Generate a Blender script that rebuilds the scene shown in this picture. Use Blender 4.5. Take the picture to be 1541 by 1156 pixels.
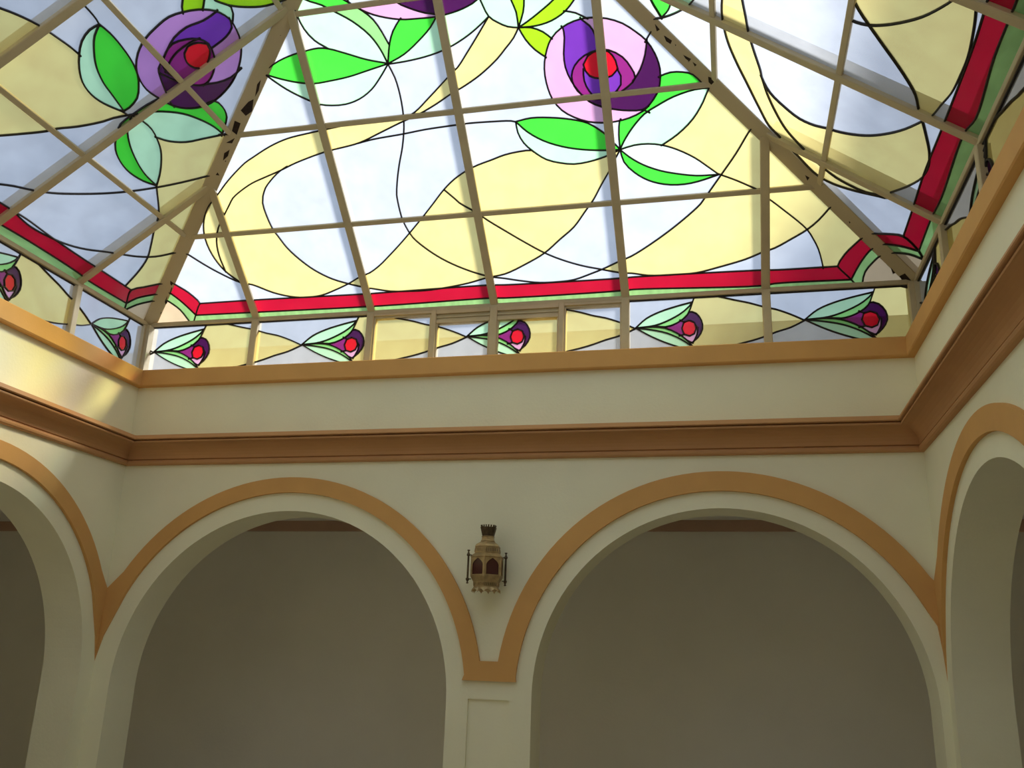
import bpy, bmesh, math, random
from math import sin, cos, pi, radians, sqrt
from mathutils import Vector, Matrix
from mathutils.geometry import delaunay_2d_cdt, tessellate_polygon
random.seed(7)
for o in list(bpy.data.objects): bpy.data.objects.remove(o)
SC = bpy.context.scene; COL = SC.collection
EYE = 1.6                                   # eye height above the court floor

# ------------------------------------------------------------------ camera
F_PX, YAW, PITCH, ROLL = 1365.07, 0.238846, 0.299008, 0.034765
fw = Vector((-sin(YAW)*cos(PITCH), cos(YAW)*cos(PITCH), sin(PITCH)))
rt = Vector((cos(YAW), sin(YAW), 0)); up = rt.cross(fw)
r2 = rt*cos(ROLL) + up*sin(ROLL); u2 = up*cos(ROLL) - rt*sin(ROLL)
cam_d = bpy.data.cameras.new('camera'); cam = bpy.data.objects.new('camera', cam_d); COL.objects.link(cam)
M = Matrix((r2, u2, -fw)).transposed().to_4x4(); M.translation = Vector((3.93589, -5.25194, EYE))
cam.matrix_world = M
cam_d.sensor_fit = 'HORIZONTAL'; cam_d.sensor_width = 36.0; cam_d.lens = F_PX*36.0/1541.0; cam_d.clip_start = 0.02
SC.camera = cam
# ------------------------------------------------------------------ light
SUN = Vector((0.65, 0.48, 0.59)).normalized()
w = bpy.data.worlds.new('sky'); SC.world = w; w.use_nodes = True
nt = w.node_tree; nt.nodes.clear()
sky = nt.nodes.new('ShaderNodeTexSky'); sky.sky_type = 'NISHITA'; sky.sun_disc = False
sky.sun_elevation = math.asin(SUN.z); sky.sun_rotation = math.atan2(SUN.x, SUN.y); sky.dust_density = 2.0; sky.air_density = 1.0
mixw = nt.nodes.new('ShaderNodeMix'); mixw.data_type = 'RGBA'; mixw.inputs[0].default_value = 0.58
mixw.inputs[7].default_value = (4.2, 4.4, 4.6, 1)          # thin bright haze over the blue
bg = nt.nodes.new('ShaderNodeBackground'); bg.inputs['Strength'].default_value = 0.12
ow = nt.nodes.new('ShaderNodeOutputWorld')
nt.links.new(sky.outputs[0], mixw.inputs[6]); nt.links.new(mixw.outputs[2], bg.inputs['Color']); nt.links.new(bg.outputs[0], ow.inputs['Surface'])
sd = bpy.data.lights.new('sun', 'SUN'); sd.energy = 5.5; sd.angle = radians(14); sd.color = (1.0, 0.965, 0.92)
so = bpy.data.objects.new('sun', sd); COL.objects.link(so); so.rotation_euler = SUN.to_track_quat('Z', 'Y').to_euler()
so.location = (9, 7, 12)
SC.view_settings.view_transform = 'Standard'; SC.view_settings.look = 'None'
SC.view_settings.exposure = 0.45; SC.view_settings.gamma = 1.0; SC.view_settings.use_curve_mapping = False
SC.cycles.max_bounces = 18; SC.cycles.diffuse_bounces = 10; SC.cycles.transparent_max_bounces = 16
SC.cycles.use_denoising = True; SC.cycles.sample_clamp_indirect = 6.0

# ------------------------------------------------------------------ materials
def srgb(r, g, b):
    f = lambda c: c/12.92 if c <= 0.04045 else ((c+0.055)/1.055)**2.4
    return (f(r/255), f(g/255), f(b/255), 1)
def new_mat(name):
    m = bpy.data.materials.new(name); m.use_nodes = True; m.node_tree.nodes.clear(); return m, m.node_tree
def N(nt, t, **kw):
    n = nt.nodes.new(t)
    for k, v in kw.items(): setattr(n, k, v)
    return n
def surface(name, col, rough=0.8, metal=0.0, var=0.06, scale=6.0, bump=0.15, bscale=120.0, col2=None, thr=None, spec=0.3):
    m, nt = new_mat(name)
    out = N(nt, 'ShaderNodeOutputMaterial'); b = N(nt, 'ShaderNodeBsdfPrincipled')
    b.inputs['Roughness'].default_value = rough; b.inputs['Metallic'].default_value = metal; b.inputs['Specular IOR Level'].default_value = spec
    tc = N(nt, 'ShaderNodeTexCoord'); no = N(nt, 'ShaderNodeTexNoise'); no.inputs['Scale'].default_value = scale; no.inputs['Detail'].default_value = 5
    nt.links.new(tc.outputs['Object'], no.inputs['Vector'])
    rp = N(nt, 'ShaderNodeValToRGB')
    c = Vector(col[:3])
    if thr is None:
        rp.color_ramp.elements[0].position = 0.3; rp.color_ramp.elements[1].position = 0.7
        rp.color_ramp.elements[0].color = (*(c*(1-var)), 1); rp.color_ramp.elements[1].color = (*(c*(1+var)), 1)
    else:
        rp.color_ramp.elements[0].position = thr; rp.color_ramp.elements[1].position = thr+0.012
        rp.color_ramp.elements[0].color = (*c, 1); rp.color_ramp.elements[1].color = col2
    nt.links.new(no.outputs['Fac'], rp.inputs[0]); nt.links.new(rp.outputs[0], b.inputs['Base Color'])
    n2 = N(nt, 'ShaderNodeTexNoise'); n2.inputs['Scale'].default_value = bscale; n2.inputs['Detail'].default_value = 3
    nt.links.new(tc.outputs['Object'], n2.inputs['Vector'])
    bp = N(nt, 'ShaderNodeBump'); bp.inputs['Strength'].default_value = bump; bp.inputs['Distance'].default_value = 0.004
    nt.links.new(n2.outputs['Fac'], bp.inputs['Height']); nt.links.new(bp.outputs[0], b.inputs['Normal'])
    nt.links.new(b.outputs[0], out.inputs['Surface']); return m
CREAM = surface('cream_plaster', srgb(234, 232, 206), 0.9, var=0.03, scale=2.5, bump=0.25, bscale=60)
OCHRE = surface('ochre_paint', srgb(208, 160, 98), 0.8, var=0.05, scale=4, bump=0.15)
OCHRE_SHADED = surface('shaded_ochre_paint', srgb(188, 142, 98), 0.8, var=0.05, scale=4, bump=0.15)  # the ochre again, darkened for the shade on the down-facing cornice
BROWN = surface('brown_paint', srgb(184, 152, 134), 0.8, var=0.05, scale=4)
GALLERY = surface('gallery_plaster', srgb(232, 230, 222), 0.92, var=0.03, scale=2, bump=0.2, bscale=50)
FLOOR = surface('floor_stone', srgb(220, 212, 198), 0.5, var=0.05, scale=3)
STEEL = surface('painted_steel', srgb(190, 178, 148), 0.6, var=0.06, scale=9, bump=0.1, bscale=80)
STEELP = surface('peeling_painted_steel', srgb(190, 178, 148), 0.6, scale=26, bump=0.1, bscale=80, thr=0.73, col2=srgb(58, 42, 34))
RUST = surface('bare_rusty_steel', srgb(48, 36, 30), 0.9, var=0.3, scale=60)
LEAD = surface('lead_came', srgb(46, 42, 42), 0.6, metal=0.3, var=0.1, scale=40)
ROOF = surface('roof_screed', srgb(150, 132, 112), 0.9, var=0.12, scale=3)
RENDER = surface('outer_render', srgb(205, 196, 178), 0.9, var=0.05, scale=2)
BRASS = surface('aged_brass', srgb(172, 149, 108), 0.35, metal=0.45, var=0.25, scale=30, bump=0.3, bscale=200, spec=0.5)
DARKBRASS = surface('dark_brass', srgb(92, 78, 60), 0.5, metal=0.7, var=0.3, scale=40, bump=0.3, bscale=200, spec=0.5)

TINT = dict(C=(226, 234, 246), Y=(255, 239, 162), M=(196, 248, 208), V=(222, 246, 234), G=(72, 226, 66), H=(150, 228, 136), I=(166, 230, 34),
            P=(228, 174, 218), Q=(196, 142, 212), U=(118, 54, 176), A=(146, 40, 128), D=(72, 22, 80), R=(228, 22, 46), S=(186, 18, 50),
            E=(150, 196, 124), T=(206, 186, 152))
CLEARSHARE = dict(C=.60, Y=.56, E=.5, T=.4)
def glass(name, rgb, share, streak=False):
    m, nt = new_mat(name); c = Vector(srgb(*rgb)[:3])
    out = N(nt, 'ShaderNodeOutputMaterial'); tc = N(nt, 'ShaderNodeTexCoord')
    mp = N(nt, 'ShaderNodeMapping'); mp.inputs['Scale'].default_value = (1, 1, 1) if not streak else (1, 0.25, 0.25)
    no = N(nt, 'ShaderNodeTexNoise'); no.inputs['Scale'].default_value = 22 if streak else 7; no.inputs['Detail'].default_value = 4
    nt.links.new(tc.outputs['Object'], mp.inputs[0]); nt.links.new(mp.outputs[0], no.inputs['Vector'])
    rp = N(nt, 'ShaderNodeValToRGB'); v = 0.22 if streak else 0.09
    rp.color_ramp.elements[0].position = 0.3; rp.color_ramp.elements[1].position = 0.7
    rp.color_ramp.elements[0].color = (*(c*(1-v)), 1); rp.color_ramp.elements[1].color = (*[min(1, x*(1+v*.6)) for x in c], 1)
    nt.links.new(no.outputs['Fac'], rp.inputs[0])
    tl = N(nt, 'ShaderNodeBsdfTranslucent'); tp = N(nt, 'ShaderNodeBsdfTransparent'); mx = N(nt, 'ShaderNodeMixShader')
    nt.links.new(rp.outputs[0], tl.inputs[0]); nt.links.new(rp.outputs[0], tp.inputs[0])
    mx.inputs[0].default_value = share
    nt.links.new(tl.outputs[0], mx.inputs[1]); nt.links.new(tp.outputs[0], mx.inputs[2]); nt.links.new(mx.outputs[0], out.inputs[0])
    return m
NAMES = dict(C='clear', Y='amber', M='mint', V='pale_mint', G='green', H='light_green', I='lime', P='pink', Q='lilac', U='purple', A='magenta', D='plum', R='red', S='crimson', E='sea_green', T='tan')
GLASS = {k: glass(NAMES[k]+'_cathedral_glass', v, CLEARSHARE.get(k, .40), k == 'E') for k, v in TINT.items()}
BANDGLASS = {k: glass(NAMES[k]+'_clear_glass', v, (.72 if k in 'CY' else .45)) for k, v in TINT.items()}
FACE, nt = new_mat('polished_glass_face')
_o = N(nt, 'ShaderNodeOutputMaterial'); _t = N(nt, 'ShaderNodeBsdfTransparent'); _g = N(nt, 'ShaderNodeBsdfGlossy'); _x = N(nt, 'ShaderNodeMixShader')
_g.inputs['Roughness'].default_value = 0.2; _x.inputs[0].default_value = 0.035
nt.links.new(_t.outputs[0], _x.inputs[1]); nt.links.new(_g.outputs[0], _x.inputs[2]); nt.links.new(_x.outputs[0], _o.inputs[0])

# ------------------------------------------------------------------ helpers
def mesh_obj(name, verts, faces, mats, parent=None, mi=None, smooth=False, origin=None):
    me = bpy.data.meshes.new(name)
    org = Vector(origin) if origin is not None else Vector((0, 0, 0))
    me.from_pydata([Vector(v)-org for v in verts], [], faces)
    for m in (mats if isinstance(mats, (list, tuple)) else [mats]): me.materials.append(m)
    if mi: me.polygons.foreach_set('material_index', mi)
    if smooth: me.polygons.foreach_set('use_smooth', [True]*len(me.polygons))
    me.update(); o = bpy.data.objects.new(name, me); COL.objects.link(o)
    o.location = org
    if parent is not None:
        o.parent = parent; o.matrix_parent_inverse = Matrix.Translation(-world_loc(parent))
    return o
def world_loc(o):
    return Vector(o.location)
def fix_normals(o):
    bm = bmesh.new(); bm.from_mesh(o.data); bmesh.ops.recalc_face_normals(bm, faces=bm.faces); bm.to_mesh(o.data); bm.free(); return o
def thing(name, loc, label, cat, group=None):
    o = bpy.data.objects.new(name, None); COL.objects.link(o); o.location = loc; o.empty_display_size = 0.1
    o['label'] = label; o['category'] = cat
    if group: o['group'] = group
    return o
def struct(o):
    o['kind'] = 'structure'; return o
class MB:
    def __init__(s): s.v = []; s.f = []
    def add(s, vs, fs):
        k = len(s.v); s.v += [tuple(v) for v in vs]; s.f += [tuple(i+k for i in f) for f in fs]; return s
    def box(s, x0, x1, y0, y1, z0, z1):
        return s.add([(x0,y0,z0),(x1,y0,z0),(x1,y1,z0),(x0,y1,z0),(x0,y0,z1),(x1,y0,z1),(x1,y1,z1),(x0,y1,z1)],
                     [(0,3,2,1),(4,5,6,7),(0,1,5,4),(1,2,6,5),(2,3,7,6),(3,0,4,7)])
    def bar(s, a, b, w, n, d0, d1, ch=0.0):
        # bar from a to b, width w across, from d0 to d1 along n; ch chamfers the d0 corners
        a = Vector(a); b = Vector(b); n = Vector(n).normalized(); t = (b-a).normalized(); c = t.cross(n).normalized()
        if ch > 0: prof = [(-w/2+ch, d0), (w/2-ch, d0), (w/2, d0+ch), (w/2, d1), (-w/2, d1), (-w/2, d0+ch)]
        else: prof = [(-w/2, d0), (w/2, d0), (w/2, d1), (-w/2, d1)]
        k = len(prof); vs = [e + c*x + n*y for e in (a, b) for x, y in prof]
        fs = [tuple(range(k))[::-1], tuple(range(k, 2*k))] + [(i, (i+1) % k, k+(i+1) % k, k+i) for i in range(k)]
        return s.add(vs, fs)
    def prism(s, poly, holes, fmap, d0, d1):
        # extrude a 2-D polygon (with holes) between depths d0 and d1 through fmap(u, z, d)
        loops = [poly]+list(holes); flat = [q for l in loops for q in l]
        tris = tessellate_polygon([[Vector((x, y, 0)) for x, y in l] for l in loops]); k = len(flat)
        vs = [fmap(x, y, d0) for x, y in flat]+[fmap(x, y, d1) for x, y in flat]
        fs = [tuple(t) for t in tris]+[tuple(i+k for i in reversed(t)) for t in tris]
        o = 0
        for l in loops:
            n = len(l); fs += [(o+i, o+(i+1) % n, k+o+(i+1) % n, k+o+i) for i in range(n)]; o += n
        return s.add(vs, fs)
    def lathe(s, prof, n, cx, cy, z0, ang=0.0, cap=True):
        k = len(s.v)
        vs = [(cx+r*cos(ang+2*pi*j/n), cy+r*sin(ang+2*pi*j/n), z0+z) for r, z in prof for j in range(n)]
        fs = [(i*n+j, i*n+(j+1) % n, (i+1)*n+(j+1) % n, (i+1)*n+j) for i in range(len(prof)-1) for j in range(n)]
        if cap: fs += [tuple(range(n))[::-1], tuple((len(prof)-1)*n+j for j in range(n))]
        return s.add(vs, fs)
    def build(s, name, mat, parent=None, smooth=False, recalc=True, origin=None):
        o = mesh_obj(name, s.v, s.f, mat, parent, smooth=smooth, origin=origin)
        return fix_normals(o) if recalc else o
PATCHES = [('L',[(1.264,-1.063,3.176),(1.231,-1.062,3.163),(1.169,-1.034,3.129),(1.181,-0.992,3.117),(1.227,-1.002,3.138)]),
  ('L',[(1.135,-0.964,3.089),(1.111,-0.993,3.091),(1.069,-0.943,3.056),(1.084,-0.910,3.048)]),
  ('L',[(1.006,-0.844,2.993),(0.967,-0.838,2.976),(0.939,-0.798,2.950),(0.979,-0.812,2.970)]),
  ('L',[(1.066,-0.897,3.037),(1.006,-0.892,3.012),(1.036,-0.874,3.016)]),
  ('L',[(1.349,-1.148,3.241),(1.318,-1.132,3.224),(1.277,-1.072,3.184),(1.312,-1.097,3.207)]),
  ('L',[(0.876,-0.743,2.905),(0.858,-0.733,2.894),(0.877,-0.720,2.896)]),
  ('L',[(0.249,-0.181,2.448),(0.258,-0.155,2.441),(0.236,-0.142,2.427),(0.236,-0.159,2.434)]),
  ('L',[(0.230,-0.131,2.421),(0.189,-0.088,2.389),(0.196,-0.082,2.389),(0.232,-0.124,2.419)]),
  ('L',[(0.175,-0.086,2.382),(0.135,-0.049,2.353),(0.127,-0.025,2.340),(0.145,-0.032,2.350),(0.153,-0.057,2.363)]),
  ('L',[(0.075,0.017,2.304),(0.064,0.019,2.299),(0.061,0.032,2.293)]),
  ('R',[(3.655,-1.189,3.256),(3.679,-1.163,3.237),(3.662,-1.150,3.238)]),
  ('R',[(3.696,-1.137,3.221),(3.739,-1.115,3.196),(3.730,-1.094,3.191),(3.708,-1.105,3.203)]),
  ('R',[(3.793,-1.048,3.149),(3.833,-1.033,3.128),(3.823,-1.017,3.125),(3.803,-1.031,3.138)]),
  ('R',[(3.919,-0.952,3.064),(3.939,-0.949,3.055),(3.955,-0.935,3.044),(3.934,-0.908,3.041),(3.920,-0.921,3.051)]),
  ('R',[(3.841,-1.018,3.119),(3.862,-1.006,3.107),(3.851,-0.995,3.106)]),
  ('R',[(3.753,-1.099,3.184),(3.760,-1.094,3.180),(3.755,-1.088,3.179)]),
  ('R',[(4.430,-0.478,2.685),(4.454,-0.468,2.672),(4.444,-0.445,2.667)]),
  ('R',[(4.924,0.016,2.305),(4.953,0.046,2.282),(4.941,0.060,2.281)]),
  ('R',[(4.976,0.064,2.266),(5.002,0.033,2.269),(5.039,0.072,2.240),(5.012,0.111,2.235)]),
  ('R',[(4.676,-0.239,2.499),(4.686,-0.234,2.493),(4.682,-0.223,2.490)])]
CURVES_F = [
  [(1.669,1.957),(1.675,1.903),(1.694,1.833),(1.738,1.766),(1.808,1.712)],
  [(1.677,2.119),(1.695,2.045),(1.741,1.989),(1.833,1.946),(1.894,1.906),(1.990,1.839),(2.071,1.755),(2.114,1.675),(2.140,1.590)],
  [(1.677,2.119),(1.858,2.033),(1.978,1.950),(2.064,1.885),(2.112,1.834),(2.146,1.765),(2.169,1.699),(2.175,1.689)],
  [(2.272,1.823),(2.262,1.815),(2.212,1.762),(2.177,1.700),(2.140,1.590)],
  [(2.183,2.114),(2.054,2.079),(1.984,2.008),(1.996,1.939),(2.029,1.911),(2.119,1.860),(2.261,1.818),(2.370,1.809),(2.474,1.806),(2.540,1.812),(2.631,1.829),(2.716,1.863),(2.775,1.926),(2.743,2.016),(2.567,2.090),(2.361,2.121),(2.183,2.114)],
  [(2.286,2.135),(2.237,2.055),(2.228,1.977),(2.263,1.911),(2.324,1.872),(2.415,1.833),(2.472,1.818),(2.484,1.804)],
  [(2.477,1.810),(2.428,1.754),(2.344,1.690),(2.248,1.631),(2.140,1.590)],
  [(2.140,1.588),(2.239,1.591),(2.365,1.603),(2.471,1.624),(2.542,1.647),(2.634,1.688),(2.712,1.734),(2.767,1.772)],
  [(2.692,1.997),(2.716,1.916),(2.735,1.861),(2.767,1.772),(2.810,1.736),(2.863,1.707),(2.920,1.695)],
  [(2.767,1.772),(2.681,1.674),(2.612,1.598),(2.543,1.525),(2.472,1.475),(2.349,1.381),(2.207,1.287),(2.081,1.277),(1.862,1.274),(1.691,1.259),(1.552,1.245),(1.398,1.225),(1.270,1.188),(1.133,1.130),(1.072,1.102),(0.915,0.997),(0.793,0.897),(0.733,0.852),(0.691,0.808),(0.637,0.715),(0.614,0.617),(0.623,0.502),(0.670,0.383),(0.753,0.285),(0.762,0.274)],
  [(2.921,1.695),(2.886,1.645),(2.829,1.592),(2.778,1.546),(2.664,1.469),(2.547,1.411),(2.474,1.382),(2.382,1.337),(2.266,1.289),(2.127,1.246),(1.997,1.202),(1.853,1.155),(1.677,1.129),(1.606,1.118),(1.408,1.070),(1.290,1.031),(1.186,1.001),(1.079,0.969),(0.987,0.927),(0.910,0.881),(0.871,0.840),(0.810,0.773),(0.735,0.688),(0.688,0.592),(0.671,0.492),(0.675,0.396),(0.676,0.369)],
  [(1.841,1.152),(1.945,1.167),(2.134,1.180),(2.277,1.193),(2.475,1.201),(2.549,1.203),(2.699,1.198),(2.800,1.191),(2.828,1.182)],
  [(2.140,1.588),(2.163,1.510),(2.171,1.410),(2.164,1.289),(2.151,1.218),(2.116,1.106),(2.068,0.992),(2.030,0.885),(2.009,0.808),(2.007,0.788),(2.005,0.731),(2.009,0.638),(2.021,0.590),(2.050,0.516),(2.114,0.439),(2.212,0.353),(2.336,0.276),(2.490,0.209),(2.599,0.186),(2.687,0.165),(2.819,0.141),(2.931,0.138),(3.043,0.146),(3.157,0.181),(3.236,0.209),(3.337,0.252),(3.414,0.281),(3.546,0.358),(3.707,0.470),(3.849,0.590),(3.880,0.632),(3.967,0.751),(4.057,0.876),(4.129,0.993),(4.162,1.038)],
  [(2.140,1.592),(2.018,1.628),(1.904,1.675),(1.808,1.712),(1.747,1.722),(1.659,1.715),(1.591,1.706),(1.485,1.679),(1.382,1.634),(1.302,1.595)],
  [(2.140,1.590),(2.024,1.569),(1.890,1.545),(1.768,1.534),(1.664,1.530),(1.575,1.545),(1.474,1.576),(1.381,1.615),(1.329,1.642)],
  [(2.140,1.588),(2.075,1.519),(2.007,1.458),(1.920,1.412),(1.827,1.391),(1.740,1.393),(1.667,1.407),(1.599,1.441),(1.488,1.514),(1.410,1.583),(1.378,1.615),(1.341,1.646)],
  [(1.344,1.054),(1.289,1.029),(1.230,0.991),(1.156,0.929),(1.126,0.885),(1.121,0.877),(1.104,0.832),(1.103,0.749),(1.118,0.645),(1.139,0.594),(1.175,0.511),(1.235,0.425),(1.320,0.336),(1.424,0.265),(1.535,0.219),(1.625,0.189),(1.700,0.171),(1.810,0.146),(1.929,0.138),(2.048,0.135),(2.169,0.144),(2.350,0.169),(2.491,0.201),(2.605,0.218),(2.749,0.277),(2.881,0.345),(2.990,0.430),(3.085,0.504),(3.165,0.599),(3.195,0.635),(3.225,0.672),(3.281,0.761),(3.335,0.841),(3.377,0.910),(3.409,0.961)],
  [(2.904,0.997),(2.895,1.006),(2.817,1.006),(2.731,0.995),(2.639,0.970),(2.555,0.948),(2.480,0.920),(2.395,0.874),(2.317,0.814),(2.219,0.719),(2.135,0.639),(2.034,0.547),(1.946,0.470),(1.858,0.398),(1.785,0.341),(1.700,0.290),(1.620,0.264),(1.536,0.223),(1.425,0.181),(1.316,0.148),(1.187,0.140),(1.088,0.153),(0.972,0.191),(0.840,0.260),(0.753,0.285),(0.625,0.366),(0.534,0.438),(0.451,0.513),(0.397,0.558)],
  [(2.308,0.824),(2.317,0.814),(2.371,0.753),(2.398,0.720),(2.495,0.646),(2.561,0.587),(2.653,0.514),(2.751,0.438),(2.881,0.345),(2.983,0.290),(3.108,0.239),(3.224,0.206),(3.340,0.174),(3.409,0.166),(3.509,0.144),(3.583,0.139),(3.688,0.138),(3.804,0.141),(3.949,0.172),(4.103,0.213),(4.199,0.251),(4.266,0.272),(4.369,0.328),(4.450,0.377),(4.512,0.431),(4.562,0.491),(4.594,0.531)],
  [(2.881,1.972),(2.897,1.893),(2.903,1.840),(2.921,1.776),(2.921,1.694)],
  [(2.978,1.960),(2.976,1.883),(2.973,1.831),(2.959,1.771),(2.921,1.694)],
  [(3.264,1.923),(3.182,1.857),(3.130,1.812),(3.047,1.760),(2.975,1.720),(2.921,1.695)],
  [(3.354,1.912),(3.282,1.844),(3.240,1.798),(3.187,1.748),(3.107,1.709),(3.019,1.693),(2.921,1.695)],
  [(3.178,1.750),(3.187,1.748),(3.241,1.732),(3.302,1.694)],
  [(2.921,1.695),(2.989,1.687),(3.052,1.657),(3.099,1.613)],
  [(2.921,1.695),(2.951,1.628),(2.996,1.568),(3.053,1.520)],
  [(3.158,1.667),(3.227,1.692),(3.293,1.700),(3.349,1.695),(3.403,1.684),(3.483,1.650),(3.552,1.597),(3.603,1.547),(3.644,1.474),(3.666,1.389),(3.659,1.306),(3.639,1.256),(3.597,1.203),(3.556,1.169),(3.476,1.138),(3.397,1.126),(3.319,1.127),(3.241,1.142),(3.166,1.175),(3.102,1.221),(3.056,1.290),(3.034,1.384),(3.033,1.461),(3.050,1.534),(3.092,1.616),(3.158,1.667)],
  [(3.155,1.676),(3.163,1.666),(3.165,1.612),(3.151,1.531),(3.151,1.457),(3.175,1.378),(3.224,1.296),(3.263,1.253),(3.328,1.217),(3.413,1.192),(3.480,1.180),(3.557,1.177),(3.591,1.194)],
  [(3.262,1.708),(3.265,1.698),(3.308,1.658),(3.331,1.610),(3.341,1.528),(3.344,1.518)],
  [(3.397,1.521),(3.341,1.528),(3.263,1.507),(3.204,1.460),(3.180,1.406),(3.188,1.348),(3.224,1.296),(3.294,1.265),(3.391,1.269),(3.461,1.299),(3.528,1.356),(3.509,1.416),(3.468,1.476),(3.397,1.521)],
  [(3.607,1.549),(3.605,1.542),(3.590,1.472),(3.560,1.401),(3.528,1.356),(3.513,1.341)],
  [(3.252,1.459),(3.281,1.502),(3.345,1.527),(3.396,1.512),(3.429,1.462),(3.438,1.415),(3.402,1.382),(3.334,1.375),(3.279,1.395),(3.252,1.459)],
  [(3.249,1.436),(3.247,1.371),(3.269,1.311),(3.304,1.270),(3.372,1.265),(3.423,1.299),(3.447,1.329),(3.451,1.376),(3.434,1.417)],
  [(3.654,1.346),(3.667,1.352),(3.721,1.365),(3.785,1.359),(3.839,1.340),(3.892,1.281)],
  [(3.923,1.259),(3.845,1.258),(3.731,1.232),(3.634,1.190),(3.564,1.153),(3.491,1.082),(3.435,1.007),(3.409,0.961)],
  [(3.557,1.178),(3.593,1.155)],
  [(3.429,1.138),(3.422,1.129),(3.410,1.050),(3.409,0.961)],
  [(3.938,1.276),(3.919,1.254),(3.888,1.187),(3.828,1.097),(3.738,1.017),(3.643,0.961)],
  [(3.409,0.961),(3.492,0.979),(3.571,0.979),(3.648,0.964),(3.733,0.929),(3.827,0.872),(3.902,0.809),(3.958,0.760)],
  [(3.409,0.961),(3.457,0.913),(3.532,0.859),(3.628,0.814),(3.725,0.786),(3.832,0.765),(3.958,0.760)],
  [(3.409,0.961),(3.425,0.885),(3.479,0.817),(3.555,0.762),(3.642,0.730),(3.721,0.719),(3.800,0.722),(3.880,0.738),(3.958,0.760)],
  [(3.953,0.765),(4.063,0.711),(4.196,0.634),(4.235,0.612)],
  [(2.826,1.184),(2.917,1.196),(3.027,1.187),(3.144,1.165),(3.240,1.133),(3.304,1.086),(3.345,1.046),(3.409,0.961)],
  [(2.826,1.184),(2.885,1.118),(2.969,1.058),(3.075,1.012),(3.193,0.982),(3.342,0.963),(3.409,0.961)],
  [(2.826,1.184),(2.829,1.119),(2.855,1.054),(2.899,1.003),(2.974,0.943),(3.052,0.915),(3.133,0.900),(3.215,0.905),(3.287,0.919),(3.339,0.934),(3.409,0.961)],
  [(3.595,1.539),(3.634,1.594),(3.664,1.633)],
  [(4.232,0.589),(4.266,0.559),(4.329,0.500),(4.397,0.435),(4.450,0.377),(4.486,0.313),(4.516,0.244),(4.543,0.135),(4.545,0.117)],
  [(0.222,0.339),(0.273,0.293),(0.341,0.232),(0.396,0.143),(0.374,0.120),(0.326,0.051),(0.281,-0.017)],
  [(0.162,0.271),(0.209,0.227),(0.268,0.154),(0.330,0.053)],
  [(0.132,0.196),(0.167,0.169),(0.225,0.102),(0.250,0.039),(0.268,-0.016)],
  [(4.790,0.333),(4.736,0.280),(4.663,0.199),(4.627,0.125),(4.637,0.111),(4.708,0.031),(4.750,-0.024)],
  [(4.841,0.252),(4.796,0.206),(4.748,0.126),(4.708,0.031)],
  [(4.873,0.189),(4.842,0.158),(4.784,0.077),(4.770,-0.031)],
  [(0.396,0.143),(0.833,0.144),(1.636,0.137),(1.710,0.138),(2.508,0.145),(2.592,0.140),(3.348,0.136),(3.412,0.139),(4.193,0.131),(4.266,0.127),(4.627,0.125)],
  [(0.330,0.053),(0.841,0.048),(1.711,0.041),(2.491,0.050),(2.576,0.045),(3.351,0.048),(3.411,0.052),(4.192,0.025),(4.266,0.035),(4.708,0.031)],
]
SEEDS_F = [('Y',2.724,1.636),('Y',1.373,1.146),('Y',1.088,0.924),('Y',1.113,0.312),('Y',2.080,0.282),('Y',2.344,0.725),('Y',1.588,0.234),('Y',2.698,0.383),('Y',3.929,1.028),('Y',4.150,0.806),('Y',4.367,0.550),('Y',4.593,0.272),('Y',4.522,0.398),('Y',2.524,0.687),('Y',2.818,0.878),('Y',0.676,0.699),('Y',0.712,0.534),('Y',0.780,0.691),('Y',1.957,1.217),('Y',2.404,1.395),('Y',1.036,0.731),('Y',2.568,0.499),('M',1.937,1.757),('M',1.802,1.460),('M',2.615,1.741),('M',2.845,1.776),('M',3.031,1.780),('M',3.163,1.706),('M',3.745,1.135),('V',3.681,0.871),('M',3.039,0.974),('M',1.786,1.965),('G',1.845,1.614),('G',2.312,1.731),('G',3.055,1.096),('G',3.451,1.076),('G',3.625,0.772),('G',3.755,1.324),('G',3.655,1.221),('H',2.051,1.837),('G',1.908,1.956),('I',2.936,1.810),('I',3.111,1.744),('I',3.009,1.621),('P',2.222,1.866),('D',2.377,1.887),('P',3.092,1.454),('P',3.495,1.573),('P',3.360,1.145),('U',3.245,1.603),('D',3.617,1.349),('D',3.464,1.222),('A',3.212,1.403),('A',3.487,1.381),('R',3.294,1.450),('U',3.274,1.349),('P',3.170,1.214),('T',0.170,0.043),('T',4.862,0.049),('S',0.300,0.196),('E',0.229,0.151),('S',4.707,0.168),('E',4.782,0.123),('S',2.040,0.095),('E',2.022,0.015)]
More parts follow.
